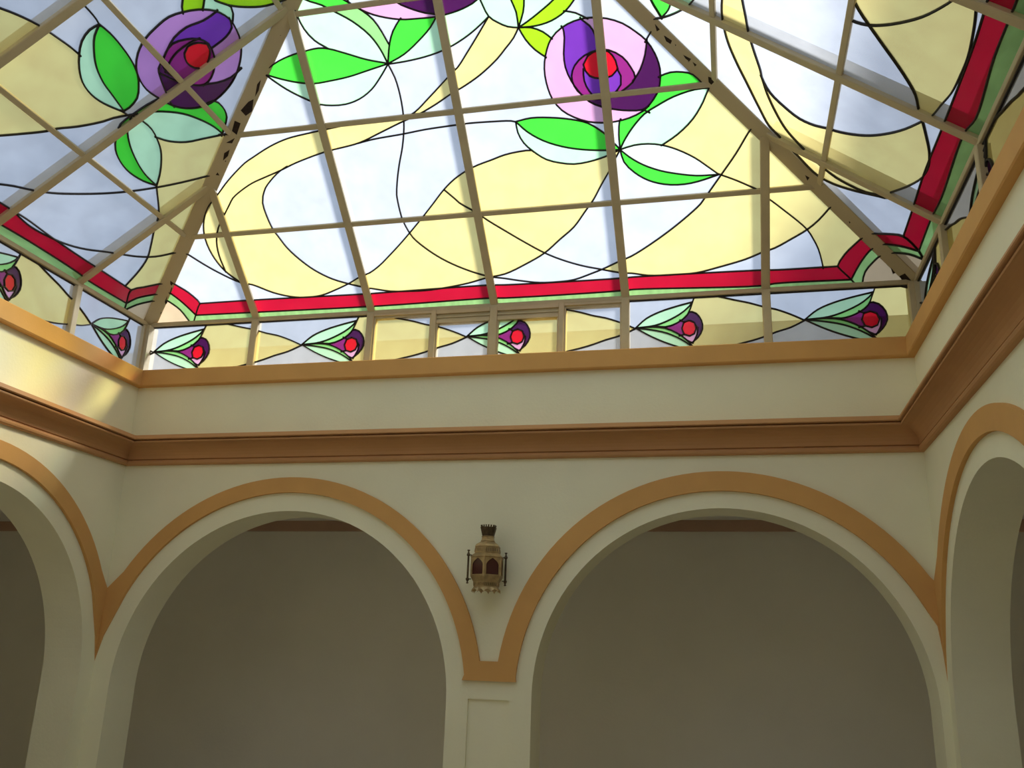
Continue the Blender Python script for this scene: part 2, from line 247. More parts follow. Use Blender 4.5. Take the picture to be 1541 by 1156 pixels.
CURVES_L = [
  [(2.620,0.348),(2.688,0.566),(2.629,0.786),(2.512,0.908),(2.395,0.992),(2.351,1.012),(2.288,1.036),(2.211,1.059),(2.099,1.077),(2.023,1.087),(1.951,1.090)],
  [(2.030,1.273),(2.037,1.217),(2.013,1.149),(1.960,1.088),(1.897,1.036),(1.820,0.994),(1.730,0.977),(1.642,0.986),(1.546,1.016),(1.520,1.025)],
  [(2.030,1.273),(1.994,1.213),(1.926,1.154),(1.845,1.104),(1.746,1.069),(1.653,1.053),(1.529,1.032)],
  [(2.030,1.273),(1.954,1.280),(1.848,1.274),(1.737,1.256),(1.653,1.226),(1.596,1.189),(1.539,1.135),(1.519,1.066),(1.523,1.022)],
  [(2.260,1.297),(2.197,1.286),(2.119,1.284),(2.060,1.279),(2.022,1.270)],
  [(1.703,1.253),(1.764,1.311),(1.807,1.388),(1.824,1.468),(1.829,1.561),(1.803,1.633),(1.760,1.705),(1.690,1.772),(1.598,1.805),(1.517,1.800),(1.434,1.778),(1.355,1.732),(1.272,1.651),(1.224,1.565),(1.202,1.451),(1.222,1.363),(1.280,1.291),(1.356,1.246),(1.453,1.220),(1.548,1.206),(1.641,1.223),(1.703,1.253)],
  [(1.688,1.785),(1.684,1.768),(1.687,1.690),(1.716,1.595),(1.709,1.510),(1.674,1.439),(1.638,1.383),(1.610,1.334),(1.558,1.308),(1.457,1.273),(1.388,1.251),(1.339,1.246)],
  [(1.624,1.374),(1.663,1.419),(1.685,1.481),(1.656,1.553),(1.612,1.604),(1.547,1.631),(1.466,1.613),(1.406,1.579),(1.352,1.519),(1.340,1.462),(1.403,1.401),(1.497,1.371),(1.562,1.352),(1.624,1.374)],
  [(1.565,1.348),(1.608,1.415),(1.626,1.474),(1.625,1.555),(1.610,1.615)],
  [(1.591,1.496),(1.614,1.535),(1.594,1.591),(1.554,1.623),(1.510,1.615),(1.467,1.580),(1.439,1.528),(1.472,1.485),(1.531,1.472),(1.591,1.496)],
  [(1.277,1.688),(1.268,1.605),(1.297,1.525),(1.340,1.462),(1.336,1.453)],
  [(1.415,1.385),(1.499,1.349),(1.584,1.321)],
  [(1.603,1.808),(1.543,1.787),(1.516,1.729),(1.512,1.637)],
  [(2.014,1.877),(1.946,1.755),(1.862,1.674),(1.832,1.648),(1.795,1.629)],
  [(2.014,1.877),(1.881,1.831),(1.786,1.762),(1.740,1.720)],
  [(2.014,1.877),(1.863,1.853),(1.778,1.802),(1.741,1.806),(1.654,1.852),(1.611,1.839),(1.564,1.804)],
  [(1.747,1.804),(1.676,1.843),(1.600,1.911),(1.525,2.008),(1.483,2.113)],
  [(1.469,1.033),(1.464,1.144),(1.450,1.223)],
  [(1.223,1.377),(1.205,1.440),(1.130,1.454),(1.045,1.431),(0.973,1.358),(0.948,1.329)],
  [(1.469,1.045),(1.419,1.122),(1.357,1.186),(1.264,1.255),(1.165,1.299),(1.045,1.334),(0.941,1.344)],
  [(1.469,1.045),(1.387,1.062),(1.307,1.063),(1.229,1.043),(1.144,1.009),(1.056,0.948),(0.987,0.885),(0.932,0.821)],
  [(1.247,1.043),(1.160,1.081),(1.076,1.149),(1.017,1.238),(0.946,1.347)],
  [(1.469,1.045),(1.465,0.964),(1.408,0.886),(1.341,0.831),(1.249,0.795),(1.149,0.781),(1.031,0.794),(0.936,0.825)],
  [(1.469,1.045),(1.418,0.976),(1.323,0.915),(1.191,0.864),(1.067,0.834),(0.936,0.825)],
  [(1.925,0.111),(1.732,0.200),(1.618,0.265),(1.555,0.301),(1.475,0.336),(1.364,0.395),(1.248,0.482),(1.121,0.593),(1.022,0.696),(0.923,0.818),(0.836,0.942),(0.760,1.065),(0.705,1.164)],
  [(0.946,0.831),(0.884,0.792),(0.812,0.748),(0.726,0.688),(0.644,0.593),(0.542,0.489),(0.470,0.408),(0.421,0.306),(0.377,0.151)],
  [(2.620,0.348),(2.408,0.207),(2.120,0.258),(1.937,0.399),(1.858,0.490),(1.804,0.552),(1.713,0.664),(1.687,0.711),(1.620,0.793),(1.547,0.910),(1.525,0.963),(1.472,1.047)],
  [(1.509,0.199),(1.484,0.194),(1.384,0.168),(1.255,0.151),(1.108,0.160),(0.969,0.184),(0.856,0.222),(0.733,0.284),(0.645,0.324),(0.533,0.378),(0.436,0.447),(0.364,0.538),(0.314,0.618)],
  [(0.157,0.350),(0.189,0.308),(0.261,0.220),(0.311,0.155),(0.232,0.051),(0.184,-0.007)],
  [(0.086,0.263),(0.129,0.223),(0.212,0.124),(0.232,0.051)],
  [(0.053,0.215),(0.090,0.170),(0.157,0.083),(0.190,-0.011)],
  [(0.314,0.153),(0.635,0.157),(0.778,0.157),(1.106,0.166),(1.324,0.178),(1.522,0.175),(1.800,0.174),(2.351,0.173),(2.797,0.174)],
  [(0.232,0.051),(0.622,0.049),(0.724,0.058),(1.134,0.068),(1.393,0.065),(1.682,0.058),(2.257,0.069),(2.716,0.076)],
  [(2.021,1.872),(1.880,1.952),(1.690,2.059),(1.451,2.214)],
  [(1.539,1.022),(1.479,1.029)],
  [(0.969,1.323),(0.917,1.381),(0.862,1.453)],
]
SEEDS_L = [('Y',2.018,0.910),('Y',1.899,0.584),('Y',2.368,0.973),('M',1.873,1.060),('G',1.770,1.168),('Q',1.729,1.364),('Q',1.675,1.266),('Q',1.359,1.627),('U',1.645,1.627),('A',1.650,1.433),('A',1.380,1.507),('R',1.544,1.546),('D',1.601,1.351),('D',1.254,1.485),('D',1.351,1.304),('D',1.335,1.354),('Q',1.442,1.247),('Q',1.470,1.771),('I',1.807,1.692),('M',1.695,1.798),('M',1.751,1.772),('I',1.604,1.949),('G',1.343,1.237),('G',1.121,1.410),('M',1.166,1.212),('G',1.329,0.858),('M',1.197,0.944),('Y',0.971,1.076),('Y',0.832,0.872),('Y',0.612,0.646),('Y',0.331,0.369),('T',0.079,0.071),('S',0.222,0.191),('E',0.158,0.143),('S',1.024,0.100),('E',0.934,0.022)]
CURVES_R = [
  [(1.684,1.628),(1.482,1.769),(1.352,1.756),(1.291,1.724),(1.241,1.696)],
  [(1.684,1.628),(1.552,1.593),(1.425,1.623),(1.333,1.651),(1.244,1.702)],
  [(1.223,1.731),(1.244,1.702),(1.328,1.614),(1.446,1.519),(1.559,1.468),(1.668,1.482),(1.684,1.628)],
  [(1.979,1.264),(1.771,1.306),(1.591,1.324),(1.517,1.327),(1.440,1.322),(1.306,1.295),(1.173,1.244),(1.042,1.181),(0.880,1.103),(0.752,1.034),(0.713,0.986),(0.608,0.855),(0.505,0.716),(0.497,0.618),(0.533,0.495),(0.601,0.351),(0.614,0.319),(0.662,0.272)],
  [(1.979,1.264),(1.809,1.233),(1.652,1.214),(1.545,1.194),(1.443,1.177),(1.332,1.146),(1.196,1.103),(1.145,1.093),(1.050,1.039),(0.990,0.954),(0.950,0.860),(0.956,0.769),(0.986,0.693),(0.994,0.655),(1.034,0.564),(1.092,0.478),(1.180,0.392),(1.266,0.328),(1.367,0.271),(1.435,0.236),(1.545,0.212),(1.649,0.189),(1.774,0.181),(1.898,0.179),(2.007,0.189),(2.117,0.205),(2.200,0.224),(2.310,0.267),(2.411,0.350),(2.449,0.455),(2.430,0.583)],
  [(1.162,1.100),(1.145,1.093),(1.036,1.059),(0.908,1.001),(0.797,0.932),(0.724,0.853),(0.625,0.717),(0.575,0.606),(0.567,0.510),(0.575,0.429),(0.633,0.317),(0.630,0.306)],
  [(1.844,1.004),(1.820,0.910),(1.805,0.850),(1.804,0.774),(1.822,0.699),(1.822,0.658),(1.836,0.601),(1.870,0.543),(1.924,0.476),(2.006,0.396),(2.095,0.336),(2.157,0.302),(2.228,0.273)],
  [(2.430,0.583),(2.286,0.698),(2.112,0.740),(1.992,0.709),(1.903,0.658),(1.839,0.601),(1.758,0.524),(1.679,0.447),(1.611,0.386),(1.537,0.331),(1.444,0.295),(1.385,0.267),(1.277,0.223),(1.185,0.190),(1.062,0.168),(0.956,0.177),(0.842,0.219),(0.721,0.283),(0.633,0.337)],
  [(0.175,0.347),(0.193,0.318),(0.273,0.234),(0.324,0.159),(0.254,0.052),(0.181,0.006)],
  [(0.108,0.271),(0.149,0.229),(0.210,0.148),(0.254,0.052)],
  [(0.051,0.217),(0.108,0.162),(0.169,0.088),(0.192,0.003)],
  [(0.324,0.159),(0.614,0.165),(0.991,0.176),(1.429,0.173),(1.975,0.174),(2.222,0.185),(2.414,0.194)],
  [(0.254,0.052),(0.630,0.061),(0.861,0.056),(1.434,0.077),(1.556,0.058),(1.958,0.086),(2.274,0.091),(2.462,0.100)],
  [(0.213,0.028),(0.117,-0.050)],
]
SEEDS_R = [('G',1.335,1.693),('M',1.401,1.599),('Y',1.571,1.274),('Y',1.330,1.235),('Y',0.875,0.895),('Y',0.970,1.066),('Y',0.531,0.654),('Y',1.934,0.344),('Y',1.995,0.504),('Y',0.969,0.412),('Y',1.425,0.267),('Y',0.616,0.769),('Y',0.887,1.071),('S',0.231,0.216),('E',0.143,0.168),('S',1.282,0.127),('E',1.683,0.038),('T',0.063,0.078)]
CURVES_B = [
  [(0.000,0.000),(0.067,0.060),(0.153,0.101),(0.249,0.130),(0.354,0.155)],
  [(0.000,0.000),(0.120,0.011),(0.216,0.046),(0.302,0.098),(0.354,0.155),(0.367,0.193),(0.373,0.227)],
  [(0.109,0.010),(0.183,-0.002),(0.258,0.021),(0.322,0.074),(0.354,0.155)],
  [(0.000,0.000),(0.099,0.003),(0.183,-0.010),(0.257,-0.048),(0.308,-0.090),(0.353,-0.146),(0.383,-0.200),(0.397,-0.239)],
  [(0.000,0.000),(0.098,-0.017),(0.193,-0.044),(0.277,-0.088),(0.353,-0.146)],
  [(0.000,0.000),(0.087,-0.056),(0.171,-0.100),(0.255,-0.135),(0.296,-0.150),(0.368,-0.188),(0.418,-0.229)],
  [(0.331,0.089),(0.349,0.090),(0.375,0.077),(0.405,0.030),(0.410,-0.027),(0.381,-0.082),(0.344,-0.114),(0.313,-0.096)],
  [(0.372,-0.020),(0.360,-0.055),(0.331,-0.069),(0.298,-0.056),(0.285,-0.017),(0.297,0.022),(0.330,0.034),(0.361,0.018),(0.372,-0.020)],
  [(0.300,0.024),(0.273,0.039)],
  [(0.298,-0.058),(0.267,-0.065)],
  [(0.366,0.003),(0.381,-0.020),(0.376,-0.060),(0.349,-0.117)],
  [(0.420,0.207),(0.514,0.181),(0.606,0.153),(0.697,0.127),(0.778,0.097),(0.845,0.078),(0.933,0.039),(1.011,-0.004)],
  [(0.387,-0.234),(0.440,-0.197),(0.523,-0.165),(0.631,-0.134),(0.707,-0.116),(0.779,-0.094),(0.843,-0.070),(0.929,-0.044),(1.011,-0.004)],
]
SEEDS_B = [('M',0.185,0.088),('H',0.258,0.043),('H',0.152,-0.008),('M',0.151,-0.059),('R',0.328,-0.017),('A',0.257,-0.014),('D',0.394,0.007),('P',0.360,-0.076),('Y',0.518,0.012),('Y',0.891,0.003)]

# ------------------------------------------------------------------ the court (x 0..5, front wall y 0, z from the floor)
W, LEN, TH = 5.0, 5.9, 0.27
IX, IY, ZR = 0.0695, 0.0919, EYE+2.2442           # glazing line outside the wall faces, eaves height
MF, MS = 0.81681, 0.72478                          # pitch of the front and side slopes
SF, SS = sqrt(1+MF*MF), sqrt(1+MS*MS)
E = EYE
ZTOP = E+1.85
maps = {'front': lambda u, z, d: (u, d, z), 'left': lambda u, z, d: (-d, -u, z), 'right': lambda u, z, d: (W+d, -u, z), 'rear': lambda u, z, d: (u, -LEN-d, z)}
def arc(cx, cz, r, a0, a1, n=40):
    return [(cx+r*cos(radians(a0+(a1-a0)*k/n)), cz+r*sin(radians(a0+(a1-a0)*k/n))) for k in range(n+1)]
ARCHES = {  # centre u, centre z, opening radius, band inner radius, band outer radius
 'front': [(1.232, -.225, 1.103, 1.218, 1.315), (3.894, -.181, 1.063, 1.160, 1.272)],
 'left':  [(1.185, -.175, 1.060, 1.172, 1.270), (3.850, -.181, 1.063, 1.160, 1.272)],
 'right': [(1.150, -.160, 1.035, 1.140, 1.250), (3.800, -.181, 1.063, 1.160, 1.272)],
 'rear':  [(1.232, -.225, 1.103, 1.218, 1.315), (3.894, -.181, 1.063, 1.160, 1.272)]}
def wall(side, length, ext0, ext1):
    ar = ARCHES[side]; pts = [(-ext0, 0)]
    for cu, cz, r, _, _ in ar:
        pts += [(cu-r, 0)] + arc(cu, E+cz, r, 180, 0, 56) + [(cu+r, 0)]
    pts += [(length+ext1, 0), (length+ext1, ZTOP), (-ext0, ZTOP)]
    holes = []; pier = None
    a, b = ar[0], ar[1]; l, r_ = a[0]+a[2], b[0]-b[2]
    c = (l+r_)/2; pier = (c-.1205, c+.1205)
    holes = [[(pier[0], .25), (pier[1], .25), (pier[1], E-.198), (pier[0], E-.198)]]
    o = MB().prism(pts, holes, maps[side], 0, TH).build('wall_'+side, CREAM); struct(o)
    MB().prism([(pier[0], .25), (pier[1], .25), (pier[1], E-.198), (pier[0], E-.198)], [], maps[side], .014, TH-.01).build('recessed_panel', CREAM, o)
    return o
wall('front', W, TH, TH); wall('left', LEN, 0, 0); wall('right', LEN, 0, 0); wall('rear', W, TH, TH)

# raised ochre bands round the arches
def band(side, v0, tip0, v1, tip1, length, idx):
    (c1, z1, _, i1, o1), (c2, z2, _, i2, o2) = ARCHES[side]
    fz = lambda l: [(u, z) for u, z in l]
    def clean(l, lo, hi): return [(u, z) for u, z in l if lo <= u <= hi]
    c = ((c1+o1)+(c2-o2))/2
    ub, ut = -.099, .009
    def a_end(cz, r, z): return math.degrees(math.asin((z-cz)/r))
    A = [q for q in arc(c1, z1, o1, 180-a_end(z1, o1, max(v0+.13, .3)), a_end(z1, o1, ut), 48) if q[0] > 0.03 and q[0] < c-.05]
    B = [q for q in arc(c2, z2, o2, 180-a_end(z2, o2, ut), a_end(z2, o2, v1+.04), 48) if q[0] > c+.05 and q[0] < length-.01]
    outer = [(0, v0)] + A + [(c-.063, ut), (c+.063, ut)] + B + [(length, v1)]
    Ai = [q for q in arc(c1, z1, i1, 180-a_end(z1, i1, .34), a_end(z1, i1, ub+.03), 48) if q[0] > .02]
    Bi = [q for q in arc(c2, z2, i2, 180-a_end(z2, i2, ub+.03), a_end(z2, i2, .36), 48) if q[0] < length-.02]
    inner = [(0, tip0), (.012, tip0+.05), (.038, tip0+.155)] + Ai + [(c-.157, ub), (c+.157, ub)] + Bi + [(length-.022, .26), (length-.008, .13), (length, tip1)]
    poly = [(u, E+z) for u, z in outer + inner[::-1]]
    # keep the outline simple where both curves meet the corner
    lowest = [E+tip0, E+tip1]
    def fm(u, z, d):
        if d < 0:
            t_ = lowest[0] if u < .25 else lowest[1] if u > length-.25 else None
            if t_ is not None: d *= min(1, max(.03, (z-t_)/.30))
        return maps[side](u, z, d)
    o = MB().prism(poly, [], fm, -.022, .002).build('trim_%d' % idx, OCHRE); struct(o)
band('front', .356, -.072, .469, -.013, W, 1)
band('left', .356, -.072, .469, -.013, LEN, 2)
band('right', .469, -.013, .469, -.013, LEN, 3)
band('rear', .356, -.072, .469, -.013, W, 4)

# moulded cornice and sill: a profile run round the court, mitred at the corners
def moulding(prof, idx, mat, smooth=False):
    cs = lambda p: [(p, -p), (W-p, -p), (W-p, -LEN+p), (p, -LEN+p)]
    k = len(prof)
    for s_ in range(4):
        vs = []
        for e in (s_, (s_+1) % 4):
            vs += [(*cs(p)[e], E+z) for p, z in prof]
        fs = [(i, i+1, k+i+1, k+i) for i in range(k-1)] + [tuple(range(k)), tuple(range(k, 2*k))[::-1]]
        o = fix_normals(mesh_obj('trim_%d' % (idx+s_), vs, fs, mat)); struct(o)
cove = [(.118-.094*cos(t*pi/2/7), 1.226+.090*sin(t*pi/2/7)) for t in range(8)]
moulding([(0, 1.186), (.022, 1.186), (.030, 1.193), (.033, 1.203), (.030, 1.214), (.022, 1.219), (.014, 1.221)] + cove + [(.128, 1.315), (.131, 1.321), (.128, 1.326), (.110, 1.328), (.110, 1.333), (.140, 1.334), (.144, 1.338), (.132, 1.364), (0, 1.370)], 5, OCHRE_SHADED)
moulding([(-.002, 1.735), (.040, 1.735), (.046, 1.742), (.046, 1.846), (.040, 1.852), (-.16, 1.860), (-.16, 1.80)], 9, OCHRE)

# ------------------------------------------------------------------ galleries behind the arches, roof and surroundings
GY, GXL, GXR, GR, ZC = 1.9, -3.2, 8.0, -LEN-1.9, E+1.105
struct(MB().box(GXL-.2, GXR+.2, GR-.2, GY+.2, -.12, 0).build('floor', FLOOR))
struct(MB().box(GXL-.2, GXR+.2, GY, GY+.2, 0, E+2.72).build('wall_gallery_front', [GALLERY]))
struct(MB().box(GXL-.2, GXR+.2, GR-.2, GR, 0, E+2.5).build('wall_gallery_rear', [GALLERY]))
struct(MB().box(GXL-.2, GXL, GR, GY, 0, E+2.35).build('wall_gallery_left', [GALLERY]))
struct(MB().box(GXR, GXR+.2, GR, GY, 0, E+2.5).build('wall_gallery_right', [GALLERY]))
c = MB()
for x0, x1, y0, y1 in ((GXL, GXR, TH, GY), (GXL, GXR, GR, -LEN-TH), (GXL, -TH, -LEN-TH, TH), (W+TH, GXR, -LEN-TH, TH)): c.box(x0, x1, y0, y1, ZC, ZC+.12)
struct(c.build('ceiling', GALLERY))
c = MB()
for x0, x1, y0, y1 in ((GXL, GXR, TH, GY), (GXL, GXR, GR, -LEN-TH), (GXL, -TH, -LEN-TH, TH), (W+TH, GXR, -LEN-TH, TH)): c.box(x0, x1, y0, y1, ZC+.12, E+1.55)
struct(c.build('roof', ROOF))
def strip(idx, x0, x1, y0, y1): struct(MB().box(x0, x1, y0, y1, ZC-.085, ZC).build('trim_%d' % idx, BROWN))
strip(13, GXL, GXR, GY-.03, GY); strip(14, GXL, GXL+.03, GR, GY-.03); strip(15, GXR-.03, GXR, GR, GY-.03); strip(16, GXL+.03, GXR-.03, GR, GR+.03)
struct(MB().box(5.62, 5.86, -7.0, 1.9, E+1.55, E+3.66).build('wall_shade_blocker', RENDER))  # unseen wall, added and set close to shade the lower right slope

# ------------------------------------------------------------------ stained glass
def crom(pts, step=0.035):
    if len(pts) < 3: return pts
    closed = (Vector(pts[0])-Vector(pts[-1])).length < 1e-4
    P = [Vector(p) for p in pts]; out = []
    n = len(P)
    for k in range(n-1):
        p1, p2 = P[k], P[k+1]
        p0 = P[k-1] if k > 0 else (P[n-2] if closed else p1*2-p2)
        p3 = P[k+2] if k+2 < n else (P[1] if closed else p2*2-p1)
        m_ = max(1, min(6, int((p2-p1).length/step+.5)))
        d01, d12, d23 = [max((a-b).length, 1e-5)**.5 for a, b in ((p1, p0), (p2, p1), (p3, p2))]
        t1 = (p1-p0)/d01 - (p2-p0)/(d01+d12) + (p2-p1)/d12; t2 = (p2-p1)/d12 - (p3-p1)/(d12+d23) + (p3-p2)/d23
        t1 *= d12; t2 *= d12
        for j in range(m_):
            t = j/m_; t_2 = t*t; t_3 = t_2*t
            out.append(p1*(2*t_3-3*t_2+1)+t1*(t_3-2*t_2+t)+p2*(-2*t_3+3*t_2)+t2*(t_3-t_2))
    out.append(P[-1]); return out
def inside(poly, x, y):
    r = False; n = len(poly)
    for k in range(n):
        (x1, y1), (x2, y2) = poly[k], poly[(k+1) % n]
        if (y1 > y) != (y2 > y) and x < (x2-x1)*(y-y1)/(y2-y1)+x1: r = not r
    return r
COUNT = {'n': 0}
def leaded(root, bound, curves, seeds, ucuts, vcuts, strong, to3, nrm, mats, default='C', thick=.005, came=.0085, panename='leaded_pane', strong_end=False, joined=False):
    """Split the glazed area inside `bound` along lead lines and glazing bars; every resulting piece of glass becomes an object."""
    V, Ed, kind = [], [], []
    def seg(p, q, t):
        k = len(V); V.extend([Vector(p), Vector(q)]); Ed.append((k, k+1)); kind.append(t)
    curves = [([(3.05, c_[0][1])] if c_[0][0] > 2.3 and c_[0][1] < .3 and strong_end else [])+list(c_)+([(3.05, c_[-1][1])] if c_[-1][0] > 2.3 and c_[-1][1] < .3 and strong_end else []) for c_ in curves]
    polys = [[Vector(p) for p in crom(c_)] for c_ in curves]
    def near(p, own):
        best = (1e9, None)
        for k, pl in enumerate(polys):
            if k == own: continue
            for a, b in zip(pl, pl[1:]):
                d = b-a; L2 = d.length_squared
                if L2 < 1e-12: continue
                t = max(0, min(1, (p-a).dot(d)/L2)); q = a+d*t; e_ = (p-q).length
                if e_ < best[0]: best = (e_, q)
        return best
    tails = []
    for k, pl in enumerate(polys):                 # lead lines run on until they meet the next line or the bar
        if (pl[0]-pl[-1]).length < 1e-4: tails.append((None, None)); continue
        r_ = []
        for end, prev in ((pl[0], pl[1]), (pl[-1], pl[-2])):
            e_, q = near(end, k); d = (end-prev).normalized()
            if e_ < 0.022: r_.append(q+((q-end).normalized()*.003 if e_ > 1e-6 else d*.002))
            else: r_.append(end+d*.07)
        tails.append(tuple(r_))
    polys = [([t[0]] if t[0] is not None else [])+pl+([t[1]] if t[1] is not None else []) for pl, t in zip(polys, tails)]
    for s_ in polys:
        for p, q in zip(s_, s_[1:]):
            if (Vector(p)-Vector(q)).length > 1e-5: seg(p, q, 'P')
    n = len(bound)
    for k in range(n): seg(bound[k], bound[(k+1) % n], 'B')
    us = [b_[0] for b_ in bound]; vs_ = [b_[1] for b_ in bound]
    for u in ucuts: seg((u, min(vs_)-.01), (u, max(vs_)+.01), 'S' if u in strong else 'X')
    for v in vcuts: seg((min(us)-.01, v), (max(us)+.01, v), 'S' if ('v', v) in strong else 'X')
    OV, OE, OF, _, oe, _ = delaunay_2d_cdt(V, Ed, [], 0, 1e-4)
    et = {}
    for e, src in zip(OE, oe):
        ks = {kind[i] for i in src if i < len(kind)}
        if ks: et[tuple(sorted(e))] = ks
    tris = []
    for f in OF:
        x = sum(OV[i].x for i in f)/3; y = sum(OV[i].y for i in f)/3
        if inside(bound, x, y): tris.append((tuple(f), x, y))
    e2t = {}
    for k, (f, _, _) in enumerate(tris):
        for a, b in ((f[0], f[1]), (f[1], f[2]), (f[2], f[0])): e2t.setdefault(tuple(sorted((a, b))), []).append(k)
    def regions(block):
        par = list(range(len(tris)))
        def find(a):
            while par[a] != a: par[a] = par[par[a]]; a = par[a]
            return a
        for e, ts in e2t.items():
            if len(ts) == 2 and not (et.get(e, set()) & block):
                a, b = find(ts[0]), find(ts[1])
                if a != b: par[a] = b
        return [find(k) for k in range(len(tris))]
    rc = regions({'P', 'B', 'S'}); rp = regions({'P', 'B', 'S', 'X'})
    def tri_at(x, y):
        best = None
        for k, (f, _, _) in enumerate(tris):
            a, b, c_ = [OV[i] for i in f]
            d1 = (b.x-a.x)*(y-a.y)-(b.y-a.y)*(x-a.x); d2 = (c_.x-b.x)*(y-b.y)-(c_.y-b.y)*(x-b.x); d3 = (a.x-c_.x)*(y-c_.y)-(a.y-c_.y)*(x-c_.x)
            if (d1 >= 0 and d2 >= 0 and d3 >= 0) or (d1 <= 0 and d2 <= 0 and d3 <= 0): return k
    colr = {}
    for s_, x, y in seeds:
        k = tri_at(x, y)
        if k is None: continue
        if rc[k] in colr and colr[rc[k]] != s_: print('SEED CONFLICT', s_, colr[rc[k]], round(x, 3), round(y, 3))
        colr.setdefault(rc[k], s_)
    uc = sorted(ucuts); vc = sorted(vcuts)
    cell = lambda x, y: (sum(1 for u in uc if u < x), sum(1 for v in vc if v < y))
    pieces = {}
    for k in range(len(tris)): pieces.setdefault(rp[k], []).append(k)
    panes = {}
    for r_, ks in pieces.items():
        area = sum(abs((OV[f[1]]-OV[f[0]]).cross(OV[f[2]]-OV[f[0]]))/2 for f in (tris[k][0] for k in ks))
        if area < 8e-5: continue
        mx = sum(tris[k][1] for k in ks)/len(ks); my = sum(tris[k][2] for k in ks)/len(ks)
        panes.setdefault(cell(tris[ks[0]][1], tris[ks[0]][2]), []).append((r_, ks))
    # lead cames: boxes along every edge that parts two pieces
    cb = {}
    for e, ts in e2t.items():
        ks = et.get(e, set())
        if len(ts) == 1 or (len(ts) == 2 and rp[ts[0]] != rp[ts[1]]):
            a, b = OV[e[0]], OV[e[1]]
            if (b-a).length < 1e-5: continue
            d = (b-a).normalized(); edge = bool(ks & {'X', 'S', 'B'})
            for t_ in ts:
                c_ = cell(tris[t_][1], tris[t_][2])
                if not edge and t_ != ts[0]: continue
                a2, b2 = a-d*.002, b+d*.002
                cb.setdefault(c_, MB()).bar(to3(*a2), to3(*b2), came if not edge else came*.7, nrm, -.0055, thick+.0035, .0022)
    J = ([], [], [])
    for c_, lst in panes.items():
        if c_ not in cb: continue
        pane = cb[c_].build(panename, LEAD, root, recalc=False)
        for r_, ks in lst:
            idx = {}; vv = []
            for k in ks:
                for i in tris[k][0]:
                    if i not in idx: idx[i] = len(vv); vv.append(OV[i])
            m_ = len(vv); lo = [Vector(to3(p.x, p.y)) for p in vv]; hi = [p+nrm*thick for p in lo]
            fs, mi = [], []
            ed = {}
            for k in ks:
                f = [idx[i] for i in tris[k][0]]
                fs.append(tuple(f)); mi.append(1); fs.append(tuple(i+m_ for i in reversed(f))); mi.append(0)
                for a, b in ((f[0], f[1]), (f[1], f[2]), (f[2], f[0])): ed[tuple(sorted((a, b)))] = ed.get(tuple(sorted((a, b))), 0)+1
            for (a, b), q in ed.items():
                if q == 1: fs.append((a, b, b+m_, a+m_)); mi.append(1)
            org = sum(lo, Vector())/m_
            col_ = colr.get(rc[ks[0]], default)
            if joined:
                q_ = len(J[0]); J[0].extend(lo+hi); J[1].extend(tuple(i+q_ for i in f) for f in fs); J[2].extend(1 if k else (2 if col_ == 'Y' else 3 if col_ == 'S' else 0) for k in mi); continue
            o = mesh_obj('glass_piece', lo+hi, fs, [mats[col_], FACE], pane, mi, origin=org)
            COUNT['n'] += 1
    if joined:
        o = mesh_obj('rear_glazing', J[0], J[1], [mats['C'], FACE, mats['Y'], mats['S']], root, J[2]); o['kind'] = 'stuff'
    else: print('PIECES', COUNT['n'])
NF = Vector((0, MF, 1)).normalized(); NL = Vector((-MS, 0, 1)).normalized(); NR = Vector((MS, 0, 1)).normalized(); NB = Vector((0, -MF, 1)).normalized()
BX, BY = (W+2*IX)/6, 0.76
DEPTH = 8*BY                                       # eight bays deep
ZROW = [ZR+.4045*k for k in range(1, 5)]
VF = [(z-ZR)/MF*SF for z in ZROW]; VS = [(z-ZR)/MS*SS for z in ZROW]
HW = (W+2*IX)/2; APEX = HW*MS                      # ridge height over the eaves
VA_F, VA_S = APEX/MF*SF, APEX/MS*SS; RUN = APEX/MF
to_F = lambda u, v: (u, IY-v/SF, ZR+v/SF*MF)
to_L = lambda u, v: (-IX+v/SS, -u, ZR+v/SS*MS)
to_R = lambda u, v: (W+IX-v/SS, -u, ZR+v/SS*MS)
to_B = lambda u, v: (u, IY-DEPTH+v/SF, ZR+v/SF*MF)
sky_root = thing('stained_glass_skylight', (W/2, IY, ZR), 'hipped steel skylight glazed with purple roses, green leaves and amber swirls in leaded stained glass', 'skylight')
uF = [-IX+BX*k for k in range(1, 6)]; uS = [-IY+BY*k for k in range(1, 8)]
MID = uS[3]
leaded(sky_root, [(-IX, 0), (W+IX, 0), (W/2, VA_F)], CURVES_F, SEEDS_F, uF, VF, {('v', VF[2]), ('v', VF[3])}, to_F, NF, GLASS)
halfL = [(-IY, 0), (MID, 0), (MID, VA_S), (-IY+RUN, VA_S)]
leaded(sky_root, halfL, CURVES_L, SEEDS_L, uS[:3], VS, {('v', VS[3])}, to_L, NL, GLASS, strong_end=True)
leaded(sky_root, halfL, CURVES_R, SEEDS_R, uS[:3], VS, {('v', VS[3])}, to_R, NR, GLASS, strong_end=True)
